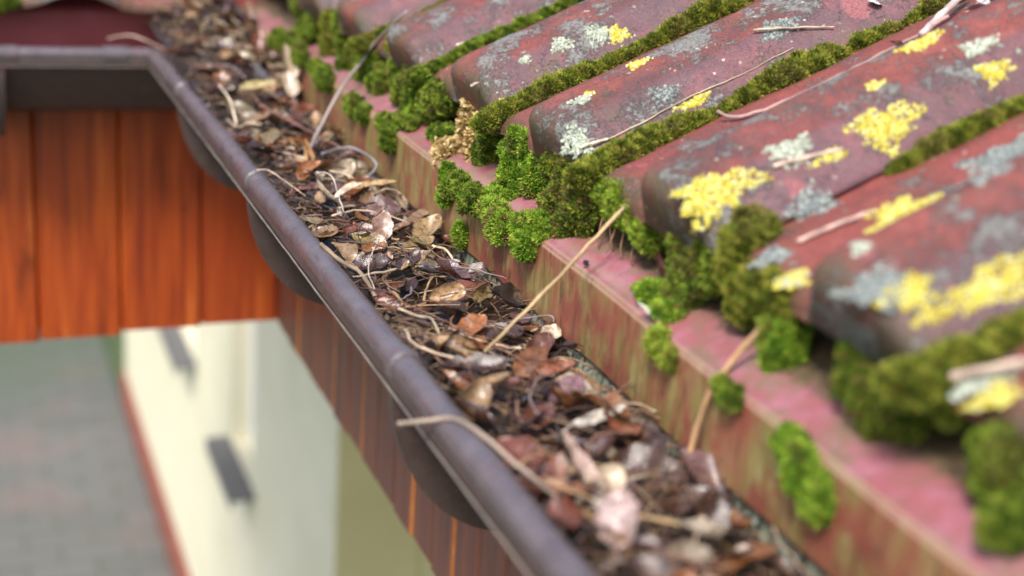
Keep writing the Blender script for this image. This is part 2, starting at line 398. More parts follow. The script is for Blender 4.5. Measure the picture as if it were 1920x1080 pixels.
roof = build_roof('tiled_roof', 'mossy red tiled roof with yellow lichen sloping up beside the long gutter', (AX, 0, AZ), 0, YCH, smain, 4, M['metal'], -.95, YC+BACK, 1)
# the side wing in its own axes (local x -> world +Y, local y -> world -X)
ch2 = sorted([.03 + PER*5 - PER*k for k in range(0, 7)], reverse=True)
wing = build_roof('tiled_roof', 'dark red tiled side roof with wavy tile ends above the short gutter', (0, YC+BACK, AZ), math.pi/2, ch2, lambda a, b, r: -.048 + r*.345 + (max(0, .10-(a+b)/2)*0), 3, M['metal2'], -.155, 1.25, -1, dn=-.013, lastcut=.50)

# ------------------------------------------------------------------ gutters
RIMR = .0105
GP = [(-.0090, -.006), (-.0100, -.012), (-.0080, -.0165), (.004, -.026), (.022, -.046), (.044, -.069), (.068, -.092), (.096, -.104), (.124, -.097), (.146, -.072), (.159, -.036), (.1645, -.002), (.1655, .020)]
def gutter(label, along, lo, hi, brackets, joints, mat_back_face=True):
    """along='y': rim on x=0 from lo to the corner; along='x': rim on y=YC from lo to the corner"""
    def W(a, p, z): return (p, a, z) if along == 'y' else (a, YC+p, z)
    end = (lambda p: YC+p) if along == 'y' else (lambda p: p)
    o = thing('rain_gutter', W((lo+hi)/2, .08, -.066), label, 'gutter')
    th = .0016; inn = [(p+(th if i < 6 else 0 if i < 8 else -th), z+th) for i, (p, z) in enumerate(GP)]
    poly = GP + inn[::-1]; n = len(poly); st = list(np.linspace(lo, hi-.02, 60)) + [None]
    V = []
    for a in st:
        for i, (p, z) in enumerate(poly):
            aa = end(p) if a is None else a
            V.append(W(aa, p + .0008*N3((aa, 0, 0), 8), z + .0012*N3((0, aa, 1), 6)))
    F = grid_faces(len(st), n, True); F += [list(range(n))[::-1], list(range((len(st)-1)*n, len(st)*n))]
    ng = len(GP); idx = []
    for f in F:
        ks = [v % n for v in f]; idx.append(1 if len(f) == 4 and all(k >= ng-1 for k in ks) and min(ks) <= ng+3 and max(ks) <= ng+5 else 0)
    mesh('trough', V, F, None, o, mats=[M['gutter_dark'], M['back']], fidx=idx)
    st = np.linspace(lo, hi, 90)
    P = [W(a, .0006*N3((a, 3, 0), 12), .0007*N3((a, 0, 5), 10)) for a in st]
    V, F = tube(P, [RIMR*(1+.03*N3((a, 7, 7), 30)) for a in st], 20)
    rim = mesh('rim', V, F, M['gutter'], o, smooth=True)
    st = np.linspace(lo, hi, 60)
    V, F = tube([W(a, -.0098 + .0005*N3((a, 1, 0), 20), -.0165) for a in st], .0010, 6)
    mesh('lip_bead', V, F, M['lip'], o, smooth=True)
    for a in brackets:
        b = bracket(W, a, o)
    for a, L in joints:
        rr = [RIMR, .0128, .0128, RIMR]; P = [W(a+q, 0, 0) for q in (0, .0006, L-.0006, L)]
        V, F = tube(P, rr, 20); mesh('joint_collar', V, F, M['gutter'], o, smooth=False)
    return o
def bracket(W, a, parent):
    wd = .010
    outer = [(.095 - .1035*math.cos(t), -.010 - .130*math.sin(t)) for t in np.linspace(0.0, math.pi, 40)]
    inner = []
    gx = [g[0] for g in GP[2:-1]]; gz = [g[1] for g in GP[2:-1]]
    for p in np.linspace(.195, -.0075, 40):
        inner.append((p, float(np.interp(p, gx, gz))-.0008))
    poly = outer + inner; n = len(poly)
    V = [W(a, p, z) for p, z in poly] + [W(a+wd, p, z) for p, z in poly]
    F = [[i, (i+1) % n, n+(i+1) % n, n+i] for i in range(n)]
    # fill the crescent with quads between the outer and the inner arc
    for i in range(39):
        F.append([i+1, i, n-1-i, n-2-i]); F.append([n+i, n+i+1, 2*n-2-i, 2*n-1-i])
    b = mesh('bracket', V, F, M['gutter_dark'], parent)
    # ring gripping the rim, with the raised lip of the clip
    P = [W(a+q, 0, 0) for q in (-.006, -.0045, .0, .003, .003, .011, .0125)]
    V, F = tube(P, [RIMR+.0002, .0130, .0132, .0132, .0119, .0119, RIMR], 24)
    mesh('clip_ring', V, F, M['gutter'], b)
    return b
gutter('long brown gutter full of dead leaves running under the mossy tiles', 'y', -.75, YC, [0.004, .5286, 1.0115], [(1.12, .045), (1.235, .03)])
gutter('short brown gutter meeting the long one at the far corner', 'x', -.95, 0, [-.223, -.72], [(-.075, .035), (-.2125, .018)])
V, F = tube([(-.010, YC, 0), (0, YC, 0), (.0, YC-.010, 0)], RIMR*1.12, 20)

# ------------------------------------------------------------------ boards under the eaves
def fascia(label, along, lo, hi, zt, zb, plane, step, mat, jit):
    def W(a, p, z): return (plane+p, a, z) if along == 'y' else (a, plane+p, z)
    o = thing('fascia', W((lo+hi)/2, .01, zb), label, 'fascia')
    a = lo; k = 0
    while a < hi-.01:
        b = min(a+step, hi); g = .0009 if along == 'x' else .0014; dz = jit[k % len(jit)]; dp = random.uniform(-.0012, .0012)
        # tongue-and-groove board with chamfered long edges
        sec = [(a+g, .020), (a+g, .004), (a+g+.004, dp), (b-g-.004, dp), (b-g, .004), (b-g, .020)]
        V = [W(q, p, z) for z in (zb+dz, zt) for q, p in sec]; n = len(sec)
        F = [[i, (i+1) % n, n+(i+1) % n, n+i] for i in range(n)] + [list(range(n)), list(range(n, 2*n))]
        mesh('board', V, F, mat, o, mats=[mat, M['wood_edge']], fidx=[1 if i in (1, 3) and along == 'y' and k % 5 in (1, 3) else 0 for i in range(len(F))], loc=W((a+b)/2, 0, zb+dz))
        a = b; k += 1
    bk = box(*( (plane+.0205, plane+.045, lo, hi, zb+.010, zt) if along == 'y' else (lo, hi, plane+.0205, plane+.045, zb+.010, zt) ))
    mesh('backing_board', *bk, M['deck'], o)
    return o
FX = .226; FY = 1.459
ZF = -.4965
fascia('weathered brown board fascia with painted-in shade running under the long gutter', 'y', -.79, FY, .02, ZF, FX, .0803, M['wood2'], [0, .0015, -.001, .002])
fascia('bright orange stained board fascia below the short gutter', 'x', -1.092, FX+.020, .02, ZF, FY, .1318, M['wood'], [.003, -.002, -.007, .004, .001, -.002, -.006, -.003, .004, .007])

# ------------------------------------------------------------------ house wall far below
XW = .8895; GZ = -4.277
hw = thing('house_wall', (XW, 7, GZ), 'cream rendered house wall seen far below the eaves with grey window sills', 'wall')
def wallpart(nm, b, mat, parent=hw, bev=0.0, label=None):
    V, F = box(*b, b=bev); o = mesh(nm, V, F, mat, parent); 
    if label: o['label'] = label
    return o
wins = [(4.97, 5.52, -2.575, -1.45), (6.62, 7.6, -2.575, -1.45)]
ys = [3.52] + [v for q in wins for v in q[:2]] + [10.15]
Vs = []
for i in range(0, len(ys), 2): Vs.append(box(XW, XW+.3, ys[i], ys[i+1], GZ, -.488))
for q in wins:
    Vs.append(box(XW, XW+.3, q[0], q[1], GZ, q[2])); Vs.append(box(XW, XW+.3, q[0], q[1], q[3], -.488))
Vs.append(box(XW+.3, XW+5, 9.85, 10.15, GZ, -.488))
V, F = join(Vs); mesh('wall', V, F, M['stucco'], hw)
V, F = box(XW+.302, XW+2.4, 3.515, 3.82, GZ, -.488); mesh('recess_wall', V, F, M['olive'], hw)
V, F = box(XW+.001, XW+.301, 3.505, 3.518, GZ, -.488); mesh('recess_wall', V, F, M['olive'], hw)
wallpart('plinth', (XW-.035, XW-.002, 3.48, 10.19, GZ, GZ+.26), M['plinth'], bev=.006)
wallpart('soffit', (FX+.05, XW+4, -1.0, 12, -.485, -.45), M['stucco'])
for k, q in enumerate(wins):
    x0 = XW+.09
    fr = thing('window', (x0, (q[0]+q[1])/2, q[2]), None, None); fr.parent = hw; fr.location = Vector((x0, (q[0]+q[1])/2, q[2])) - Vector(hw.location)
    parts = [box(x0, x0+.06, q[0], q[0]+.06, q[2], q[3]), box(x0, x0+.06, q[1]-.06, q[1], q[2], q[3]),
             box(x0, x0+.06, q[0]+.06, q[1]-.06, q[2], q[2]+.07), box(x0, x0+.06, q[0]+.06, q[1]-.06, q[3]-.07, q[3])]
    V, F = join(parts); mesh('frame', V, F, M['white'], fr)
    V, F = box(x0+.02, x0+.035, q[0]+.06, q[1]-.06, q[2]+.07, q[3]-.07); mesh('pane', V, F, M['glass'], fr)
    y0, y1 = q[0]-.05, q[1]+.07
    V, F = join([box(XW-.112, XW+.088, y0, y1, -2.602, -2.577), box(XW-.112, XW-.104, y0, y1, -2.64, -2.604)])
    mesh('sill', V, F, M['sill'], fr)
    V, F = box(XW+.045, XW+.085, q[0]+.002, q[0]+.05, q[2]+.004, q[3]-.01); mesh('shutter_rail', V, F, M['white'], fr)

# ------------------------------------------------------------------ ground
V = [(-80, -80, GZ), (80, -80, GZ), (80, 80, GZ), (-80, 80, GZ)]
tag(mesh('ground', V, [(0,1,2,3)], M['soil']), kind='structure')
V, F = box(-7, XW-.04, -6, 12.3, GZ+.002, GZ+.03); tag(mesh('pavement', V, F, M['paving']), kind='structure')
n = 9000; gx = rng.uniform(-6, 3, n); gy = rng.uniform(12.35, 19, n); gh = rng.uniform(.05, .16, n); an = rng.uniform(0, 6.28, n)
b0 = np.stack([gx, gy, np.full(n, GZ)], 1); dv = np.stack([np.cos(an), np.sin(an), 0*an], 1)*.012
tip = b0 + np.stack([rng.normal(0, .03, n), rng.normal(0, .03, n), gh], 1)
V = np.stack([b0-dv, b0+dv, tip], 1).reshape(-1, 3); c = np.repeat(np.array([.10, .16, .05])*rng.uniform(.6, 1.4, (n, 1)), 3, 0)
tag(mesh('grass', V, np.arange(3*n).reshape(n, 3), M['grass'], col=c), kind='stuff')

# ------------------------------------------------------------------ moss
def blades(C, Rr, dens, L, seed, cols, upb=.35, wid=.0007, clipfn=None):
    """short leafy shoots growing out of a set of lumps; C centres (n,3), Rr radii (n,3)"""
    r = np.random.default_rng(seed); Vs = []; Cs = []
    C = np.atleast_2d(C); Rr = np.atleast_2d(Rr)
    for c, q in zip(C, Rr):
        p = 1.6; area = 4*math.pi*(((q[0]*q[1])**p + (q[0]*q[2])**p + (q[1]*q[2])**p)/3)**(1/p)
        n = int(area*dens)
        if n < 4: continue
        d = r.normal(size=(n, 3)); d /= np.linalg.norm(d, axis=1)[:, None]
        P = c + d*q*(1 + .10*r.normal(size=(n, 1)))
        nr = d/q; nr /= np.linalg.norm(nr, axis=1)[:, None]
        dr = nr + r.normal(size=(n, 3))*.42 + np.array([0, 0, upb]); dr /= np.linalg.norm(dr, axis=1)[:, None]
        keep = np.ones(n, bool)
        for c2, q2 in zip(C, Rr):                   # drop shoots buried in a neighbouring lump
            keep &= ~((np.sum(((P-c2)/q2)**2, axis=1) < .80) & (not np.allclose(c, c2)))
        if clipfn is not None: keep &= clipfn(P)
        P, dr = P[keep], dr[keep]; n = len(P)
        if n == 0: continue
        ln = L*r.uniform(.5, 1.25, (n, 1)); sd = np.cross(dr, r.normal(size=(n, 3))); sd /= np.linalg.norm(sd, axis=1)[:, None]; sd *= wid*r.uniform(.7, 1.4, (n, 1))
        mid = P + dr*ln*.55; tip = P + dr*ln + r.normal(size=(n, 3))*L*.12
        Vs.append(np.stack([P-sd*.5, P+sd*.5, mid+sd, tip, mid-sd], 1))
        w1 = P*np.array([310., 290., 330.]) + seed; lumpn = .5*np.sin(w1[:, 0]+1.3*np.sin(w1[:, 1]))*np.sin(w1[:, 1]*.8+np.sin(w1[:, 2]*1.4)) + .25*np.sin(w1[:, 2]*2.3+w1[:, 0]); k = np.clip(.5 + lumpn*1.1 + r.normal(0, .16, n), 0, 1)
        cc = np.stack([np.interp(k, np.linspace(0, 1, len(cols)), [col[j] for col in cols]) for j in range(3)], 1)
        rust = r.random(n) < .06; cc[rust] = (.20, .11, .03); w2 = P*95. + seed; dead = (np.sin(w2[:, 0])*np.sin(w2[:, 1]+1)*np.sin(w2[:, 2]+2) > .42) & (r.random(n) < .75); cc[dead] = cc[dead]*.45 + np.array([.13, .10, .04])*.6
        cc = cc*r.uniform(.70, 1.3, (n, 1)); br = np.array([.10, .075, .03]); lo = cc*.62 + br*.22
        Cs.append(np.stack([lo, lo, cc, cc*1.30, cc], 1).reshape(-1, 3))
    if not Vs: return None
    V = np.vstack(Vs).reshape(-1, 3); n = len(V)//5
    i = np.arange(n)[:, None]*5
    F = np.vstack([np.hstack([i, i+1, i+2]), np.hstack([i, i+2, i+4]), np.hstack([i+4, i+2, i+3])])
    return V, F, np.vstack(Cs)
import bmesh
bm = bmesh.new(); bmesh.ops.create_icosphere(bm, subdivisions=3, radius=1.0)
SPH = np.array([v.co[:] for v in bm.verts]); SPF = np.array([[v.index for v in f.verts] for f in bm.faces]); bm.free()
GREEN = [(.045, .085, .010), (.085, .155, .014), (.15, .235, .022), (.24, .31, .045)]
OLIVE = [(.060, .080, .010), (.115, .155, .016), (.19, .235, .028), (.28, .29, .05)]
BRIGHT = [(.07, .15, .012), (.12, .24, .018), (.20, .34, .030), (.28, .40, .05)]
BROWN = [(.07, .055, .022), (.13, .10, .035), (.20, .18, .05), (.28, .24, .09)]
STRAWC = [(.24, .17, .065), (.38, .28, .12), (.52, .40, .20), (.62, .52, .32)]
GREY = [(.12, .15, .10), (.20, .24, .16), (.32, .36, .26), (.42, .46, .34)]
MG = 'moss growing on the tiles and flashing'
def moss(name, label, C, Rr, cols, seed, dens=2.1e6, L=.0038, wid=.00058, core=None, upb=.35):
    C = np.atleast_2d(np.array(C, float)); Rr = np.atleast_2d(np.array(Rr, float))
    b = blades(C, Rr, dens, L, seed, cols, upb, wid)
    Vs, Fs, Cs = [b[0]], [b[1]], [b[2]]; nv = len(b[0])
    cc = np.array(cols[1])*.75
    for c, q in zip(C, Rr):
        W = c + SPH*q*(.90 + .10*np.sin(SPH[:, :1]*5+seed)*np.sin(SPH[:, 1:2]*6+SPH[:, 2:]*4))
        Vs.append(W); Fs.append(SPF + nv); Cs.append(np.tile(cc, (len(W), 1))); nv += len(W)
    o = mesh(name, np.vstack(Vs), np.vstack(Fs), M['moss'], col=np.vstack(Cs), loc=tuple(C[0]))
    return tag(o, label, 'moss', MG)
# ridges of moss lying in the tile channels: (channel y, [(s, thickness, height)], palette, label)
def ridge(k, y, prof_, cols, label, dens=2.1e6):
    r = np.random.default_rng(k+100); C = []; Rr = []
    ss_ = [p[0] for p in prof_]; s = ss_[0]
    while s < ss_[-1]:
        wv = np.interp(s, ss_, [p[1] for p in prof_]); 
        if wv > .0015:
            wv *= .72*r.uniform(.78, 1.25)*(1 + .25*math.sin(s*41+k))
            C.append(RP(s, y + r.normal(0, .0012) + .000, NPAN - .006 + wv*.30)); Rr.append((wv*1.35, wv*1.0, wv*.78))
            for _ in range(3):
                f = r.uniform(.35, .6); an = r.uniform(0, math.pi)
                C.append(RP(s + r.normal(0, wv*.4), y + wv*.95*math.cos(an), NPAN - .006 + wv*(.30+.55*math.sin(an)))); Rr.append((wv*f, wv*f, wv*f))
        s += max(wv*.75, .004)
    return moss('moss_ridge', label, C, Rr, cols, k, dens=dens)
ridge(1, .755, [(.03, .008), (.08, .010), (.14, .008), (.2, .003), (.30, .008), (.5, .006)], OLIVE, 'farthest olive moss ridge in a tile channel near the top of the roof edge')
ridge(2, .540, [(.03, .012), (.07, .012), (.12, .010), (.16, .009), (.19, .012), (.24, .016), (.30, .013), (.36, .010), (.6, .009)], GREEN, 'thick moss ridge swelling midway up the channel above the two olive cushions')
ridge(3, .318, [(.03, .013), (.06, .014), (.10, .011), (.15, .0095), (.19, .010), (.215, .013), (.24, .015), (.262, .009), (.268, .014), (.29, .015), (.31, .006), (.36, .008), (.6, .008)], OLIVE, 'long unbroken olive moss ridge running up beside the pale rosette lichens')
ridge(4, .105, [(.04, .014), (.08, .012), (.12, .012), (.15, .009), (.18, .007), (.19, .010), (.22, .011), (.24, .013), (.27, .012), (.285, .002), (.30, .009), (.33, .009), (.34, .003), (.37, .009), (.42, .009), (.6, .007)], OLIVE, 'broken moss ridge in lumps beside the long pinkish root')
ridge(5, -.112, [(.10, .001), (.17, .001), (.18, .005), (.22, .007), (.3, .008), (.5, .009)], OLIVE, 'thin dark blurred moss line starting beside the yellow lichen on the right')
ridge(6, -.332, [(.035, .012), (.06, .012), (.10, .010), (.14, .012), (.4, .010)], OLIVE, 'nearest blurred moss ridge at the right edge of the roof')
# cushions: world x, y, z, radii, palette
XF = .19
def lumpy(C, Rr, seed):
    """break each lump into a main body and many small satellite tufts of uneven size"""
    r = np.random.default_rng(seed+500); C2, R2 = [], []
    for c, q in zip(C, Rr):
        c = np.array(c); q = np.array(q); C2.append(c); R2.append(q*.86)
        for i in range(24):
            d = r.normal(size=3); d[2] += .1; d /= np.linalg.norm(d); f = r.uniform(.13, .36)
            C2.append(c + d*q*r.uniform(.72, 1.02)); R2.append(q*f*r.uniform(.8, 1.2, 3))
    return C2, R2
def cushion(label, blobs, cols, seed, L=.0038, dens=2.1e6, wid=.00058, upb=.35, name='moss_cushion'):
    C = [b[:3] for b in blobs]; Rr = [(b[3], b[4], b[5]) if len(b) > 4 else (b[3], b[3], b[3]) for b in blobs]
    C, Rr = lumpy(C, Rr, seed)
    return moss(name, label, C, Rr, cols, seed, L=L, dens=dens, wid=wid, upb=upb)
cushion('round olive cushion with pale yellowish tips hanging between the second and third sharp tiles', [(.184, .512, .088, .014, .019, .020), (.184, .535, .074, .013, .016, .018), (.184, .487, .092, .011, .015, .014)], BROWN[:1]+GREEN[1:], 11)
cushion('tall green moss curtain falling to the flashing left of the round olive cushion', [(.190, .605, .095, .014, .018, .018), (.186, .60, .070, .012, .016, .022), (.182, .605, .048, .011, .012, .014), (.196, .575, .108, .012, .018, .010)], GREEN, 12)
cushion('dark green moss clump behind the dry grey stalk', [(.188, .72, .062, .016, .022, .02), (.192, .755, .085, .014, .018, .022), (.196, .765, .105, .016, .02, .01), (.184, .70, .045, .010, .016, .010)], GREEN, 13)
cushion('arched moss clump with a dark hollow at the fourth tile foot from the corner', [(.192, .69, .112, .012, .026, .009), (.19, .675, .09, .010, .010, .018)], OLIVE, 14)
cushion('blurred moss heap at the third tile foot from the corner', [(.19, .90, .085, .014, .026, .022), (.19, .93, .105, .014, .018, .018), (.184, .88, .058, .012, .02, .014)], GREEN, 15)
cushion('blurred moss heap at the second tile foot from the corner', [(.19, 1.06, .09, .016, .03, .024), (.185, 1.10, .07, .014, .024, .018), (.19, 1.16, .095, .014, .028, .02)], GREEN, 16)
cushion('clump of straw coloured dead moss under the middle tile end', [(.186, .405, .082, .012, .013, .024), (.186, .385, .066, .012, .014, .018), (.184, .425, .052, .010, .011, .016), (.188, .398, .105, .012, .015, .008), (.166, .425, .049, .010, .014, .012)], STRAWC, 17, L=.006, wid=.0016, dens=.45e6, upb=-.2)
cushion('green moss curtain beside the straw coloured dead moss', [(.190, .350, .100, .012, .014, .016), (.186, .355, .080, .011, .011, .020), (.184, .362, .060, .010, .010, .014)], GREEN, 18)
cushion('bright green upright cushion in front of the sharp tile end', [(.184, .272, .092, .013, .016, .018), (.182, .268, .070, .014, .017, .020), (.180, .260, .052, .012, .020, .012), (.170, .268, .049, .012, .020, .008), (.188, .245, .098, .012, .018, .014), (.187, .222, .092, .010, .015, .018), (.185, .235, .072, .012, .016, .018)], BRIGHT, 19)
cushion('biggest moss cascade, brownish on top, hanging from the middle channel to the flashing', [(.190, .155, .112, .014, .020, .014), (.186, .178, .098, .015, .017, .018), (.184, .150, .088, .016, .022, .020), (.180, .165, .066, .014, .022, .018), (.180, .125, .078, .014, .022, .022), (.176, .140, .054, .012, .018, .012)], BROWN[1:2]+GREEN[:3]+OLIVE[3:], 20)
cushion('green moss strip along the pan edge right of the biggest cascade', [(.188, .090, .098, .011, .020, .012), (.184, .062, .092, .009, .018, .014), (.187, .036, .094, .009, .016, .016), (.185, .012, .090, .008, .014, .018), (.188, .060, .103, .010, .022, .010)], GREEN[1:]+BRIGHT[2:3], 21)
cushion('green cushion on the flashing edge below the biggest cascade', [(.160, .160, .050, .012, .018, .012), (.150, .166, .034, .009, .014, .012), (.154, .180, .046, .009, .012, .009)], BRIGHT, 22)
cushion('yellow green tufted cushion on the flashing edge', [(.149, .222, .036, .009, .016, .015), (.149, .245, .042, .008, .012, .010)], BROWN[3:]+BRIGHT[1:], 23)
cushion('small moss clumps trailing along the flashing edge', [(.149, .285, .040, .008, .017, .012), (.148, .325, .044, .008, .014, .010), (.149, .305, .036, .007, .011, .012)], GREEN, 24)
cushion('moss tuft hanging on the upright flashing face under the straw coloured moss', [(.151, .368, .036, .007, .010, .018), (.15, .378, .02, .005, .007, .01)], BRIGHT, 25)
cushion('tiny bright tuft low on the upright flashing face', [(.151, .326, -.006, .005, .008, .011)], BRIGHT, 26, L=.004)
cushion('dark green moss on the flashing behind the dark tile gap', [(.18, .46, .058, .012, .016, .010), (.178, .485, .056, .010, .016, .009), (.18, .44, .05, .009, .010, .008)], GREEN, 27)
cushion('moss arch on the flashing edge left of the pink bare metal', [(.158, .565, .052, .008, .014, .008), (.150, .585, .046, .008, .018, .009), (.149, .562, .033, .009, .013, .013), (.165, .54, .056, .007, .012, .006)], GREEN, 28)
cushion('moss tuft on the flashing edge beside the dry grey stalk', [(.150, .715, .040, .009, .018, .014), (.15, .67, .038, .007, .014, .010)], GREEN, 29)
cushion('small blurred moss tuft on the far flashing edge', [(.150, .86, .044, .010, .03, .014), (.15, .90, .05, .009, .018, .010)], GREEN, 30)
cushion('blurred moss tuft on the flashing edge nearest the corner', [(.151, 1.02, .050, .012, .04, .016), (.15, 1.12, .052, .012, .03, .014), (.17, 1.08, .062, .014, .03, .01)], GREEN, 31)
cushion('moss cushion hanging right of the dark gap under the nearest sharp tile', [(.186, -.045, .090, .011, .012, .020), (.184, -.062, .076, .012, .014, .018), (.180, -.052, .060, .012, .013, .012), (.186, -.082, .090, .012, .012, .020)], BROWN[1:2]+GREEN, 32)
cushion('rusty brown cushion on top of the tile edge below the big yellow lichen', [(.200, -.108, .126, .013, .018, .010)], BROWN[:1]+OLIVE[1:3]+BROWN[3:], 33)
cushion('dark mossy mass under the tile with a reddish gap', [(.186, -.115, .105, .013, .014, .022), (.184, -.130, .085, .010, .012, .016), (.184, -.150, .098, .011, .022, .014), (.184, -.175, .100, .010, .018, .012)], OLIVE, 34)
cushion('small green moss spray lying on the flashing under the nearest sharp tile', [(.172, -.030, .056, .012, .016, .007), (.168, -.065, .054, .012, .010, .006)], BRIGHT, 35)
cushion('bright green blurred cushion beside the orange stalk', [(.186, -.178, .072, .013, .013, .020), (.188, -.172, .094, .010, .012, .014)], BRIGHT, 36)
cushion('big blurred green moss heap at the foot of the nearest tiles', [(.186, -.262, .082, .013, .015, .018), (.184, -.285, .074, .013, .015, .017), (.185, -.308, .084, .013, .014, .020), (.190, -.33, .098, .014, .016, .015)], GREEN[:3]+BROWN[1:2], 37)
cushion('dark blurred moss at the right edge under the nearest tile', [(.186, -.39, .085, .016, .022, .022), (.186, -.425, .090, .014, .018, .018)], GREEN, 38)
cushion('bright green blurred cushion hanging on the near flashing face', [(.149, -.256, .040, .007, .010, .011), (.149, -.272, .028, .007, .011, .012), (.149, -.288, .022, .007, .010, .013), (.149, -.268, .036, .007, .010, .010)], BRIGHT, 39)
cushion('small yellow green tuft on the flashing edge under the pale lichen chip', [(.150, -.085, .040, .006, .010, .009), (.150, -.100, .034, .005, .008, .008)], OLIVE[1:]+BRIGHT[2:], 40)
cushion('small dark tuft on the near flashing edge', [(.150, -.185, .040, .006, .008, .007), (.150, -.172, .044, .004, .006, .005)], GREEN, 41)
cushion('blurred green tuft on the flashing at the right border', [(.172, -.408, .064, .012, .013, .010)], GREEN, 42)

# ------------------------------------------------------------------ crust lichens on the tiles
def lichen(label, s, y, rs, ry, cols, seed, n=None, bump=.0014, front=False):
    r = np.random.default_rng(seed); n = n or int(2.0e6*rs*ry + 50)
    Vs, Fs, Cs = [], [], []; nv = 0
    ring = 6
    for i in range(n):
        a = r.uniform(0, 6.283); q = math.sqrt(r.uniform(0, 1)); 
        edge = 1 + .28*math.sin(a*3+seed) + .18*math.sin(a*7+seed*2.1) + .1*math.sin(a*13)
        if r.random() < .40*q*q: continue
        ds, dy = q*rs*edge*math.cos(a), q*ry*edge*math.sin(a)
        rad = r.uniform(.0008, .0021)*(1.2-.45*q)
        if front: p = RP(SF - .001, y+dy, NPAN - .002 + ds); nrm = -S
        else:
            p = RS(s+ds, y+dy, .0003); e = .002
            g = (RS(s, y+dy+e)-RS(s, y+dy-e))/(2*e); nrm = np.cross(S, g); nrm /= np.linalg.norm(nrm)
            if nrm[2] < 0: nrm = -nrm
        t1 = np.cross(nrm, r.normal(size=3)); t1 /= np.linalg.norm(t1); t2 = np.cross(nrm, t1)
        el = r.uniform(.6, 1.5); hh = bump*r.uniform(.4, 1.2)
        V = [p + nrm*hh]
        for rr, h in ((.6, .75*hh), (1.0, -.0004)):
            for k in range(ring):
                t = 6.283*k/ring + .4*rr; w_ = r.uniform(.8, 1.2)
                V.append(p + rad*rr*w_*(t1*math.cos(t)*el + t2*math.sin(t)) + nrm*h)
        F = [[0, 1+k, 1+(k+1) % ring] for k in range(ring)]
        for k in range(ring):
            k2 = (k+1) % ring; F += [[1+k, 1+ring+k, 1+ring+k2], [1+k, 1+ring+k2, 1+k2]]
        c = np.array(cols[int(r.integers(len(cols)))])*r.uniform(.8, 1.15)
        Vs.append(np.array(V)); Fs.append(np.array(F)+nv); Cs.append(np.tile(c, (len(V), 1))); nv += len(V)
    V = np.vstack(Vs)
    o = mesh('lichen_patch', V, np.vstack(Fs), M['lichen'], col=np.vstack(Cs), smooth=True, loc=tuple(V[0]))
    return tag(o, label, 'lichen', 'lichen patches on the tiles')
YEL = [(.50, .43, .06), (.56, .50, .11), (.38, .31, .035), (.56, .54, .24)]
PAL = [(.38, .41, .33), (.50, .53, .44), (.24, .27, .21), (.32, .36, .29)]
GRB = [(.16, .18, .18), (.22, .25, .24), (.11, .125, .125), (.29, .32, .29)]
for a in [
 ('bright yellow lichen patch on the crest of the roll near the top right', .196, -.084, .026, .012, YEL, 1),
 ('wide vivid yellow lichen patch beside the rusty moss cushion', .066, -.074, .030, .015, YEL, 2),
 ('blurred yellow lichen patch with a grey lower rim in the middle of the right side', .140, -.178, .026, .019, YEL, 3),
 ('small round yellow lichen on the sharpest roll', .141, .186, .010, .006, YEL, 8),
 ('small yellow lichen beside the pale rosette high on the roof', .190, .343, .010, .008, YEL, 9),
 ('tiny yellow lichen dot on the sharpest tile face', .088, .175, .005, .0035, YEL, 10),
 ('short yellow lichen crust at the moss edge above the straw coloured moss', .055, .331, .008, .004, YEL, 11),
 ('thin yellow lichen streak along the crest of the sharpest roll', .152, .123, .016, .003, YEL, 12),
 ('soft yellow lichen oval near the dry twigs at the top right', .270, -.028, .017, .007, YEL, 13),
 ('blurred yellow lichen spot close to the right border', .286, -.084, .012, .007, YEL, 14),
 ('small blurred yellow lichen spot above the big yellow crest patch', .213, -.051, .007, .005, YEL, 15),
 ('yellow lichen dot at the very top edge of the roof view', .235, .372, .007, .006, YEL, 16),
 ('long yellow lichen streak on a dry stalk at the roll crest', .148, -.086, .014, .003, YEL, 17),
 ('yellow lichen ribbon on the nearest roll, its upper branch', .104, -.306, .034, .008, YEL, 5),
 ('yellow lichen ribbon on the nearest roll, its lower blob', .066, -.292, .015, .010, YEL, 6),
 ('pale yellow lichen at the bottom right tile end', .052, -.372, .014, .008, YEL, 18),
 ('yellow lichen crust on the far tile edge beside the dry grey stalk', .102, .718, .010, .004, YEL, 19),
 ('pale branching rosette lichen left of the small yellow lichen', .174, .350, .012, .010, PAL, 21),
 ('round pale rosette lichen in the middle of a far roll', .138, .357, .010, .008, PAL, 22),
 ('whitish coral-like lichen at the sharp tile end above the moss cascade', .052, .132, .014, .011, PAL, 23),
 ('small pale rosette lichen low on the far roll', .100, .357, .006, .004, PAL, 24),
 ('pale rosette lichen speck on the sharpest roll', .080, .172, .009, .006, PAL, 25),
 ('pale bushy lichen beside the yellow streaked stalk', .128, -.072, .015, .010, PAL, 26),
 ('pale blurred lichen oval near the right border', .292, -.062, .014, .008, PAL, 27),
 ('small pale blurred lichen dot on the nearest roll', .070, -.245, .006, .005, PAL, 28),
 ('pale blurred lichen blotch at the bottom right', .060, -.355, .018, .012, PAL, 29),
 ('blue grey lichen disc on the purple flank left of the blurred yellow patch', .116, -.107, .016, .012, GRB, 30),
 ('large blurred grey lichen blotch on the nearest tile end', .056, -.280, .018, .016, GRB, 31),
 ('large grey lichen blotch at the right border', .222, -.170, .026, .018, GRB, 32),
 ('grey lichen tuft on the crest of the sharpest roll', .136, .136, .012, .007, GRB, 33),
 ('grey green lichen blotch beside the forked straw', .252, .146, .018, .010, GRB, 34),
 ('grey lichen oval in the pan below the blue grey disc', .060, -.150, .012, .010, GRB, 36),
 ('grey lichen crust high on the nearest roll', .160, -.230, .022, .012, GRB, 37)]:
    lichen(*a)
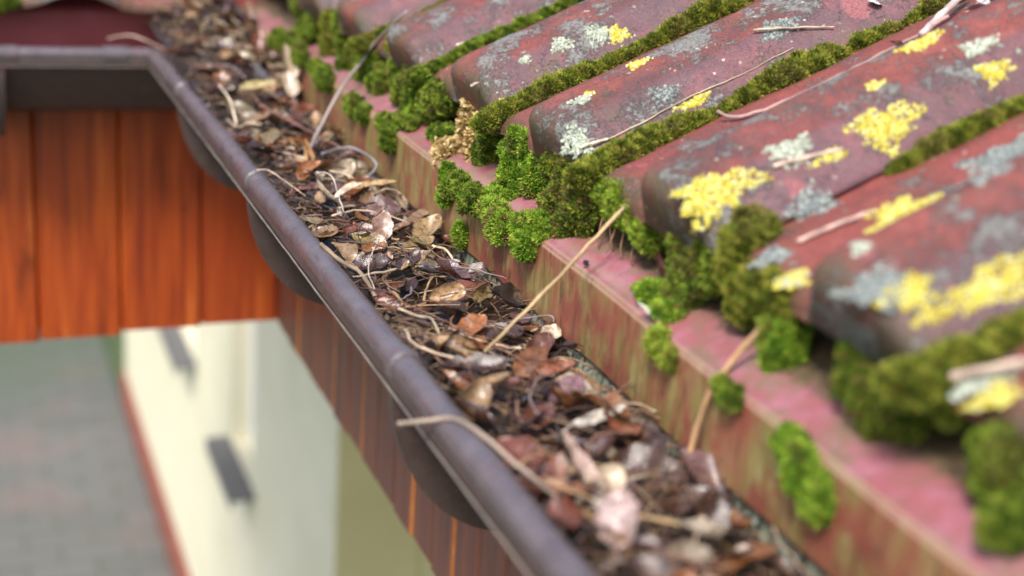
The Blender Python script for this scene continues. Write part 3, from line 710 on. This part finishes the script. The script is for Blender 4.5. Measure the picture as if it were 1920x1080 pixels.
lichen('pale yellow lichen crust wrapping the corner of a tile end beside the orange stalk', .052, -.186, .011, .010, YEL[:2]+PAL[:1], 38)

# ------------------------------------------------------------------ leaves and twigs filling the gutter
def bed(x, y):
    z = -.001 - .0195*np.clip((x-.01)/.145, 0, 1)**1.3
    z = z + .030*np.clip((y-.75)/.35, 0, 1)
    z = z + .060*np.exp(-((x-.13)/.07)**2 - ((y-1.43)/.17)**2) + .030*np.exp(-((x-.05)/.05)**2 - ((y-1.40)/.12)**2)
    z = z + .004*np.sin(y*21+x*30) + .003*np.sin(y*47-x*60)
    return z
# the packed bed under the loose leaves, with thousands of crumbs and needles
xs = np.linspace(.004, .1635, 26); yv = np.linspace(-.72, YC+.15, 260)
V = np.array([(x, y, bed(x, y) - .012 + .004*N3((x, y, 0), 60)) for y in yv for x in xs])
F = grid_faces(len(yv), len(xs)); nb = len(V)
bedc = np.array([.035, .024, .018])
Vl = [V]; Fl = [np.array(F)]; Cl = [np.tile(bedc, (nb, 1))]
PALC = np.array([(.045, .024, .018), (.09, .042, .028), (.13, .055, .035), (.17, .09, .055), (.10, .075, .08), (.26, .18, .10), (.40, .30, .19), (.06, .05, .055)])
def scatter_xy(n, r, y0=-.68, y1=1.47):
    y = r.uniform(y0, y1, n); x = r.uniform(.010, .160, n); return x, y
r = np.random.default_rng(5)
n = 6500; x, y = scatter_xy(n, r); z = bed(x, y) + r.uniform(-.016, -.004, n)
ln = r.uniform(.004, .011, n); wd = ln*r.uniform(.3, .8, n)
a = r.uniform(0, 6.283, n); up = r.normal(0, .55, n)
u = np.stack([np.cos(a)*np.cos(up), np.sin(a)*np.cos(up), np.sin(up)], 1); v = np.cross(u, r.normal(size=(n, 3))*.5 + np.array([0, 0, 1.])); v /= np.linalg.norm(v, axis=1)[:, None]
nn = np.cross(u, v); c0 = np.stack([x, y, z], 1)
q = [c0-u*ln[:, None]*.5, c0+v*wd[:, None]*.5+nn*wd[:, None]*.25, c0+u*ln[:, None]*.5+nn*ln[:, None]*.15, c0-v*wd[:, None]*.5+nn*wd[:, None]*.25]
cr = np.stack(q, 1).reshape(-1, 3); i = np.arange(n)[:, None]*4 + nb
Vl.append(cr); Fl.append(np.hstack([i, i+1, i+2, i+3])); Cl.append(np.repeat(PALC[r.integers(0, 8, n)]*r.uniform(.4, 1.0, (n, 1)), 4, 0))
nb += 4*n
n = 1900; x, y = scatter_xy(n, r); z = bed(x, y) + r.uniform(-.008, .007, n)
for k in range(n):
    L = r.uniform(.012, .05); a = r.uniform(0, 6.28); e = r.normal(0, .22); bd = r.normal(0, .3)
    t = np.linspace(-.5, .5, 5)[:, None]*L
    u = np.array([math.cos(a)*math.cos(e), math.sin(a)*math.cos(e), math.sin(e)]); sd = np.array([-u[1], u[0], 0])
    P = np.array([x[k], y[k], z[k]]) + u*t + (sd*bd + np.array([0, 0, -.15]))*(t**2)/L*1.6
    P[:, 0] = np.clip(P[:, 0], .006, .163)
    T, Fk = tube(P, r.uniform(.00028, .0007), 4, False)
    Vl.append(T); Fl.append(np.array(Fk)+nb); nb += len(T)
    Cl.append(np.tile(np.array([(.27, .15, .075), (.17, .075, .04), (.07, .04, .035), (.40, .27, .16), (.19, .11, .10)][int(r.integers(5))])*r.uniform(.6, 1.2), (len(T), 1)))
tag(mesh('leaf_litter', np.vstack(Vl), np.vstack(Fl), M['litter'], col=np.vstack(Cl)), kind='stuff')

def leaf_shape(L, W, curl, bend, twist, r, jag=.06, lobes=False):
    """one leaf with midrib and side veins pressed in, curled across and bent along"""
    nu, nv = 15, 9; V = []
    ph = r.uniform(0, 6.28, 4)
    for i in range(nu):
        t = i/(nu-1)
        hw = W*.5*(math.sin(math.pi*min(max(t, .0), 1)**.85)**.72 + .015)
        if lobes: hw *= .72 + .28*abs(math.sin(t*9.5+ph[0]))
        for j in range(nv):
            s_ = (j/(nv-1)-.5)*2
            e = 1 + jag*math.sin(t*23+ph[1]+s_)*abs(s_)**3
            px = hw*s_*e; th = curl*s_*hw/(W*.5) + .25*math.sin(t*6+ph[2])*s_*s_
            rad = W*.5/max(abs(curl), .05)
            lx = rad*math.sin(abs(curl)*px/(W*.5)) if abs(curl) > .05 else px
            lz = rad*(1-math.cos(curl*px/(W*.5))) if abs(curl) > .05 else 0
            lz += .035*W*math.sin(t*11+ph[3]+s_*2.2) + .012*W*math.cos((abs(s_)*2.2-t*9)*3) - .03*W*math.exp(-(s_*5)**2)
            y_ = (t-.5)*L; by = bend*(t-.5)
            R2 = L/max(abs(bend), .05)
            yy = R2*math.sin(by) if abs(bend) > .05 else y_
            zz = math.copysign(R2*(1-math.cos(by)), bend) if abs(bend) > .05 else 0
            tw = twist*(t-.5); cx, sx = math.cos(tw), math.sin(tw)
            V.append((lx*cx - lz*sx, yy - lz*math.sin(by)*.7, lx*sx + lz*cx + zz))
    V = np.array(V); F = [[i*nv+j, i*nv+j+1, (i+1)*nv+j+1, (i+1)*nv+j] for i in range(nu-1) for j in range(nv-1)]
    # stalk
    P = [V[nv//2] + np.array([0, -.0005-k*.0022, -.0006*k]) for k in range(4)] if L > .016 else None
    if P is not None:
        T, TF = tube([V[nv//2+nv]]+P, .00045, 5); F += [[q_+len(V) for q_ in f] for f in TF]; V = np.vstack([V, T])
    return V, F
def rotm(rx, ry, rz):
    return np.array(Matrix.Rotation(rz, 3, 'Z') @ Matrix.Rotation(rx, 3, 'X') @ Matrix.Rotation(ry, 3, 'Y'))
def leaf(label, p, L, W, curl, bend, rx, ry, rz, col, seed, twist=0, group='dead leaves lying in the gutter', lobes=False, name='dead_leaf'):
    r = np.random.default_rng(seed); V, F = leaf_shape(L, W, curl, bend, twist, r, lobes=lobes)
    W_ = V @ rotm(rx, ry, rz).T + np.array(p)
    W_[:, 0] = np.where((W_[:, 2] < .03) & (W_[:, 0] > .153), .153 + (W_[:, 0]-.153)*.1, W_[:, 0])
    tt = (V[:, 1]-V[:, 1].min())/(np.ptp(V[:, 1])+1e-6)
    sh = (.85 + .3*np.array([N3(v, 130, seed % 17) for v in V]))[:, None]
    c = np.array(col)*sh*(1.0 + .25*(tt[:, None]-.5))
    return tag(mesh(name, W_, F, M['leaf'], col=c, smooth=True, loc=tuple(p)), label, 'leaf', group)
# leaves one can single out
PI = math.pi
leaf('blackish wet curled leaf standing against the flashing', (.134, .150, -.010), .046, .034, 1.3, .5, .5, -.5, 1.9, (.022, .020, .024), 1)
leaf('upright pinkish brown oval leaf in the sharp middle of the gutter', (.083, .352, .002), .036, .020, .35, .2, .95, .1, -.2, (.30, .17, .12), 2)
leaf('bright cream leaf curled like a ribbon beside the rim', (.052, .455, .006), .046, .016, 1.0, 1.2, .5, .8, .5, (.62, .50, .36), 3)
leaf('long pale leaf strip pointing right above the cream ribbon leaf', (.078, .462, .008), .040, .009, .5, -.8, .35, .3, -1.2, (.64, .52, .38), 4)
leaf('smooth orange brown leaf just left of the long straw', (.080, .085, -.004), .030, .021, .7, .3, .35, .2, -1.0, (.33, .12, .035), 5)
leaf('rosy tan leaf with a toothed edge near the rim', (.055, .262, -.001), .027, .022, .35, .2, .30, -.2, .4, (.60, .36, .26), 6, lobes=True)
leaf('pale straw coloured half of the rosy tan leaf', (.045, .270, -.003), .020, .014, .3, .2, .2, -.2, 1.2, (.60, .47, .32), 7)
leaf('long whitish blade shaped leaf in the near litter', (.103, -.100, -.004), .046, .011, .5, .3, .15, .3, -1.35, (.62, .56, .47), 8)
leaf('yellowish pod shaped leaf in the far litter', (.079, .93, .022), .060, .018, .9, .3, .1, .4, -1.15, (.60, .48, .22), 9)
leaf('cream curled leaf standing highest against the far flashing', (.134, 1.00, .040), .052, .030, 1.2, .4, 1.1, .2, .3, (.66, .50, .34), 10)
leaf('cream leaf folded below the highest curled leaf', (.126, .945, .022), .038, .026, 1.3, .3, .9, -.3, .2, (.66, .53, .40), 11)
leaf('large blurred pinkish white leaf in the near litter beside the rim', (.050, -.185, .006), .044, .024, .9, .5, .7, .5, .3, (.62, .44, .36), 12)
leaf('large blurred pale mauve leaf at the bottom edge', (.042, -.262, .010), .038, .028, 1.0, .4, .6, -.3, -.4, (.50, .36, .33), 13)
leaf('tan folded leaf against the strip under the flashing', (.134, .372, -.010), .042, .024, .8, .6, .4, .3, -1.0, (.38, .25, .12), 14)
leaf('ochre flat leaf tucked under the tan folded leaf', (.110, .325, -.012), .040, .018, .3, .4, .2, .2, -1.2, (.30, .20, .08), 15)
leaf('tan pod like leaf lying crosswise in the middle distance', (.118, .50, .000), .050, .014, 1.1, .2, .1, .2, -1.45, (.46, .31, .14), 16)
leaf('olive tan leaf between the rim and the pinkish brown leaf', (.058, .305, -.001), .036, .022, .6, .5, .2, -.4, .9, (.24, .17, .07), 17)
leaf('glossy grey brown wet leaf in the sharp litter', (.112, .262, -.014), .040, .024, -.4, .5, .1, .1, -1.3, (.13, .115, .12), 18)
leaf('crumpled reddish leaf lying by the flashing right of the black leaf', (.120, .045, -.012), .036, .026, 1.5, .8, .4, .2, -.8, (.15, .055, .045), 19)
leaf('smooth rust red leaf rolled in the near litter', (.108, -.010, -.008), .040, .022, 1.5, .4, .2, .2, -1.35, (.26, .09, .045), 20)
leaf('purplish wet leaf beside the rust red rolled leaf', (.104, -.045, -.008), .036, .024, .9, .5, .3, .2, -1.0, (.20, .10, .12), 21)
leaf('tan spotted leaf standing in the corner heap', (.078, 1.37, .050), .062, .040, .8, .5, .9, .3, .5, (.55, .42, .27), 22)
leaf('big pale leaf sticking up from the corner heap', (.050, 1.38, .028), .064, .030, .8, .5, .5, .5, -.6, (.62, .49, .36), 23)
leaf('brown leaf leaning on the flashing in the corner heap', (.146, 1.33, .050), .062, .022, .9, .3, 1.2, .0, .1, (.26, .14, .08), 24)
leaf('small orange leaf hanging near the end of the dry grey stalk', (.080, .640, .004), .030, .010, .6, .4, .9, .2, .3, (.46, .22, .07), 25)
LC = [('dark brown', (.060, .026, .017), .20), ('reddish brown', (.19, .055, .028), .22), ('chestnut', (.30, .110, .035), .15), ('purplish brown', (.150, .082, .082), .11),
      ('tan', (.42, .26, .13), .15), ('olive tan', (.23, .165, .07), .07), ('pale cream', (.56, .45, .32), .06), ('grey wet', (.12, .11, .12), .03)]
ZN = [(-1, .0, 'in the blurred near stretch of the gutter'), (.0, .55, 'in the sharp middle stretch of the gutter'), (.55, 1.1, 'in the soft far stretch of the gutter'), (1.1, 2, 'in the heap at the gutter corner')]
r = np.random.default_rng(21); NL = 262; pw = np.array([c[2] for c in LC]); pw /= pw.sum()
for k in range(NL):
    y = -.40 + 1.86*((k+.5)/NL)**1.12 + r.normal(0, .012); x = float(np.clip(r.uniform(.016, .152), .016, .152))
    far = y > .55
    ci = int(r.choice(len(LC), p=pw)) if not (far and r.random() < .35) else int(r.choice([4, 5, 6, 2, 3]))
    zn = [z_[2] for z_ in ZN if z_[0] <= y < z_[1]][0]
    L = r.uniform(.024, .046)*(1.1 if far else 1.15 if y < .15 else 1.0); W = L*r.uniform(.42, .72)
    dark = ci in (0, 1, 3, 7)
    leaf('%s curled dead leaf lying %s' % (LC[ci][0], zn), (x, y, float(bed(x, y)) + r.uniform(-.004, .006)), L, W, r.uniform(.3, 1.7)*(1 if r.random() < .75 else -.6), r.uniform(-.6, 1.4),
         r.normal(0, .38), r.normal(0, .38), r.uniform(0, 6.28), np.array(LC[ci][1])*r.uniform(.6, 1.15), 1000+k, twist=r.normal(0, .6), lobes=(r.random() < .25))

for k, (x, y, z, rx, ry, rz, L, ci) in enumerate([(.03, 1.22, .008, .3, .2, .4, .050, 4), (.07, 1.20, .022, .5, -.3, 1.2, .046, 6), (.10, 1.26, .040, .4, .4, 2.0, .050, 2), (.045, 1.33, .028, .7, .2, -.5, .056, 6),
        (.12, 1.31, .066, .8, .1, .9, .050, 0), (.09, 1.43, .085, .7, -.2, .2, .056, 4), (.14, 1.22, .036, .9, .2, -.3, .044, 1), (.02, 1.41, .024, .4, .3, 1.6, .048, 4),
        (.12, 1.15, .026, .3, .4, 1.1, .044, 5), (.05, 1.10, .016, .2, .3, .6, .042, 6), (.09, 1.06, .022, .4, .1, 2.4, .044, 3), (.145, 1.42, .100, .9, .3, .0, .052, 2)]):
    leaf('large %s dead leaf sticking up from the heap at the gutter corner' % LC[ci][0], (x, y, z), L, L*.55, .9, .5, rx, ry, rz, LC[ci][1], 3000+k)

TW = 'stalks and twigs lying in the gutter and on the roof'
def bez(pts, n=24):
    P = np.array(pts, float); t = np.linspace(0, len(P)-1, n); out = []
    for q in t:
        i = min(int(q), len(P)-2); f = q-i; p0 = P[max(i-1, 0)]; p1 = P[i]; p2 = P[i+1]; p3 = P[min(i+2, len(P)-1)]
        out.append(.5*((2*p1) + (-p0+p2)*f + (2*p0-5*p1+4*p2-p3)*f*f + (-p0+3*p1-3*p2+p3)*f**3))
    return np.array(out)
def stalk(label, pts, rad, col, name='dry_stalk', cat='stalk', n=28, taper=.5, group=TW, wob=.0006, cx=None):
    P = bez(pts, n); sd = abs(hash(label)) % 97 if False else len(label)
    P = P + np.array([[N3(p, 90, sd), N3(p, 90, sd+3), N3(p, 90, sd+7)] for p in P])*wob
    rr = rad*(1 - (1-taper)*np.linspace(0, 1, n))*(1 + .10*np.sin(np.linspace(0, 31, n)+sd))
    V, F = tube(P, rr, 8); c = np.array(col)*(1 + .25*np.sin(np.linspace(0, 17, n)+sd))[:, None]
    c = np.repeat(c, 8, 0)
    return tag(mesh(name, V, F, M['straw'], col=np.clip(c, 0, 1), smooth=True, loc=tuple(P[0])), label, cat, group)
TAN = (.46, .33, .17)
stalk('long straight tan straw leaning from the gutter litter up to a sharp tile end', [(.058, .030, -.016), (.125, .036, .047), (.192, .043, .114)], .0013, TAN, taper=1.25, wob=.0012)
stalk('blurred orange tan straw leaning from the near litter to a tile end', [(.139, -.158, -.030), (.150, -.160, .035), (.188, -.173, .098)], .0019, (.50, .30, .15), taper=1.1)
stalk('grey bent stalk rising from the far litter across the flashing to a tile', [(.079, .650, -.005), (.105, .69, .020), (.143, .745, .055), (.168, .755, .083), (.180, .735, .112), (.196, .672, .155)], .0024, (.34, .29, .27), taper=.6)
stalk('short thick brown stub at the foot of the grey bent stalk', [(.071, .610, -.006), (.075, .630, .0), (.080, .652, .008)], .0026, (.38, .22, .10), taper=.8)
stalk('blurred curved stalk hanging over the near gutter rim', [(-.030, -.085, -.003), (-.015, -.098, .003), (-.001, -.125, .0125), (.014, -.185, .008), (.030, -.23, .0)], .0018, (.36, .28, .22), taper=.7)
stalk('brown bent stem resting against the rim in the sharp stretch', [(.003, .262, .0125), (.012, .235, .006), (.022, .205, .004), (.026, .165, -.006)], .0020, (.26, .19, .13), taper=.9)
stalk('thin white curved thread lying by the rim', [(.064, .295, .004), (.045, .25, .006), (.025, .19, .010), (.022, .16, .004)], .0007, (.62, .50, .42))
stalk('thin whitish hooked stem in front of the cream ribbon leaf', [(.049, .475, .022), (.058, .45, .024), (.058, .415, .010), (.059, .395, -.002)], .0007, (.66, .56, .48))
stalk('thin curved straw over the rim beside the clip ring', [(.0, .525, .0125), (.01, .515, .0145), (.022, .48, .010), (.033, .45, .004)], .0008, (.55, .43, .32))
stalk('thin black curved stem in the sharp litter', [(.052, .325, -.004), (.058, .335, .006), (.075, .345, .012), (.092, .365, .016)], .0007, (.03, .022, .02))
stalk('black arched stem lying before the purple leaf', [(.078, .225, -.008), (.085, .245, .0), (.100, .245, .0), (.112, .225, -.006)], .0010, (.02, .018, .02))
stalk('thick black twig pointing to the flashing in the near sharp litter', [(.098, .0, -.016), (.115, .015, -.010), (.135, .035, -.008), (.145, .03, -.012)], .0013, (.03, .025, .03))
stalk('purple grey twig standing out of the corner heap', [(.070, 1.25, .004), (.105, 1.32, .05), (.150, 1.42, .13)], .0028, (.20, .14, .17), taper=.8)
stalk('pale grass stalk drooping over the corner of the rims', [(-.06, 1.37, .012), (-.03, 1.34, .022), (.0, 1.31, .014), (.03, 1.25, .006), (.06, 1.2, .01)], .0016, (.50, .36, .30))
stalk('pale straw blade standing near the far rim', [(.030, .80, .0), (.030, .84, .02), (.026, .90, .03)], .0018, (.68, .58, .42))
stalk('long reddish twig across the far litter', [(.07, .86, .012), (.10, .75, .006), (.135, .62, .0)], .0013, (.30, .15, .12))
stalk('looped grey root in the far litter', [(.11, .52, .0), (.135, .56, .008), (.125, .63, .010), (.09, .62, .006)], .0016, (.28, .26, .28), taper=.7)
# stalks lying on the tiles
def T(s_, y_, l=.0028): return tuple(RS(s_, y_, l))
stalk('pink grey twisted root lying in the pan right of the mossy channel', [T(.150, .078, .010), T(.156, .068, .004), T(.176, .0555), T(.205, .053), T(.235, .050, .003), T(.262, .0525), T(.309, .053, .004), T(.345, .045, .010)], .0016, (.40, .25, .23), taper=.9, wob=.0016)
stalk('thin pinkish root beside the twisted root', [T(.170, .030, .003), T(.20, .034, .002), T(.235, .040, .002), T(.262, .048, .003)], .0010, (.44, .29, .20), wob=.0016)
stalk('straw line caught along the crest of the sharpest roll', [T(.058, .124), T(.10, .1245, .001), T(.15, .1255), T(.20, .125, .0012), T(.25, .1255)], .0007, (.52, .42, .28), wob=.001)
stalk('short cream straw tip at the sharp tile end', [T(.050, .126, .003), T(.062, .124, .004), T(.074, .123, .003)], .0014, (.66, .58, .44), taper=.8)
stalk('cream straw with a yellow crust on the blurred roll crest', [T(.110, -.078, .002), T(.135, -.082, .002), T(.158, -.0865, .002)], .0015, (.60, .46, .36), taper=.9)
stalk('white straw lying on a far roll crest', [T(.092, .555, .002), T(.115, .551, .003), T(.135, .547, .002)], .0016, (.62, .56, .52))
stalk('pale pinkish straw in the blurred pan left of the yellow patch', [T(.078, -.150, .002), T(.102, -.1535, .002), T(.126, -.158, .002)], .0017, (.56, .38, .33), taper=.8)
stalk('forked tan straw on the grey green lichen blotch', [T(.232, .150, .004), T(.250, .140, .005), T(.278, .130, .004), T(.290, .125, .004)], .0012, (.48, .38, .28))
stalk('second prong of the forked tan straw', [T(.246, .143, .005), T(.262, .137, .003), T(.272, .135, .002)], .0009, (.44, .34, .24))
stalk('thick pale stalk at the top right of the roof', [T(.318, .046, .006), T(.350, .058, .010), T(.385, .073, .012)], .0032, (.56, .46, .44), taper=.9)
stalk('long blurred pinkish stalk at the lower right border', [T(.048, -.346, .006), T(.075, -.375, .010), T(.12, -.41, .010)], .0026, (.56, .42, .34))
leaf('small white petal on the tile at the top right', T(.380, .055, .008), .020, .013, .5, .3, .3, -.2, .4, (.72, .68, .66), 61, group='scraps lying on the tiles')
leaf('tiny white petal on the roll crest at the top edge', T(.333, .128, .004), .014, .010, .5, .3, .2, -.2, 1.4, (.74, .74, .76), 62, group='scraps lying on the tiles')
leaf('pale chip of bark on the flashing edge under the nearest sharp tile', (.152, -.060, .054), .022, .006, .3, .2, .2, 0, .2, (.58, .60, .44), 63, group='scraps lying on the tiles')
leaf('brown dead leaf tucked under the nearest sharp tile', (.180, -.018, .070), .026, .012, 1.0, .3, 1.1, .3, .3, (.085, .035, .025), 64, group='scraps lying on the tiles')
leaf('pink petal tip on the moss above the straw coloured moss', tuple(RS(.045, .352, .004)), .012, .006, .6, .3, .3, -.1, -1.0, (.66, .46, .38), 65, group='scraps lying on the tiles')
leaf('small tan leaf scrap beside the mossy lumps at the top right', tuple(RS(.300, .052, .005)), .020, .012, .7, .3, .2, .2, 1.0, (.55, .40, .30), 66, group='scraps lying on the tiles')
r = np.random.default_rng(33)
TC = [('tan', (.40, .27, .14)), ('pale', (.56, .44, .30)), ('dark', (.06, .045, .045)), ('purplish grey', (.24, .19, .20)), ('reddish brown', (.24, .12, .08))]
for k in range(110):
    y = -.38 + 1.8*((k+.5)/110)**1.0; x = r.uniform(.02, .145); a = r.uniform(0, 6.28); L = r.uniform(.03, .085); b_ = r.normal(0, .25)
    ux, uy = math.cos(a)*L/2, math.sin(a)*L/2
    pts = []
    for t in (-1, -.33, .33, 1):
        px = float(np.clip(x+ux*t+b_*uy*(1-t*t), .012, .152)); py = y+uy*t-b_*ux*(1-t*t)
        pts.append((px, py, float(bed(px, py)) + r.uniform(.003, .011)))
    ci = int(r.integers(5)); zn = [z_[2] for z_ in ZN if z_[0] <= y < z_[1]][0]
    stalk('thin %s twig lying on the leaves %s' % (TC[ci][0], zn), pts, r.uniform(.0006, .0014), np.array(TC[ci][1])*r.uniform(.8, 1.2), name='twig', cat='twig', n=12, wob=.0016)
# nail heads and bits on the flashing
for k, (yy) in enumerate([.062, .71, 1.22]):
    V, F = tube([(.1595, yy, .0485), (.1597, yy, .0515)], .0022, 10)
    o = mesh('nail_head', V - np.array([AX, 0, AZ]) + np.array([AX, 0, AZ]), F, M['nail'], roof)


cushion('dark blurred moss on the wavy tile end of the side roof, top left corner', [(-.225, 1.402, .052, .024, .012, .010), (-.20, 1.404, .060, .018, .010, .008)], GREEN, 50)
cushion('green moss filling the gap between the second and third tile feet from the middle', [(.186, .650, .096, .012, .020, .016), (.184, .630, .075, .012, .016, .018), (.188, .665, .112, .010, .014, .008)], GREEN, 51)
cushion('yellowish green moss curtain hanging just right of the arched moss clump', [(.187, .570, .098, .012, .016, .014), (.184, .562, .078, .011, .013, .018), (.18, .575, .058, .009, .012, .010)], BRIGHT, 52)
cushion('soft green moss between the blurred tile feet near the corner', [(.188, .815, .090, .012, .024, .020), (.184, .80, .064, .011, .018, .014), (.190, .84, .108, .012, .018, .009)], GREEN, 53)
cushion('blurred moss spread over the pan end of the tile nearest the corner', [(.189, .985, .095, .013, .026, .020), (.185, .97, .070, .011, .020, .016)], OLIVE, 54)
for k, (yy, zz, xx) in enumerate([(.085, .088, .180), (.078, .084, .176), (.070, .090, .181), (.060, .084, .178), (.050, .082, .182), (.028, .080, .180)]):
    stalk('thin brown dead stem hanging under the pan edge beside the long straw', [(.186, yy+.004, zz), (xx, yy, zz-.016), (xx-.004+.003*(k % 3), yy-.006+.004*(k % 2), .058)], .0009, (.22, .12, .06), name='dry_stalk', cat='stalk', n=10, group='brown dead stems under the tile edge')
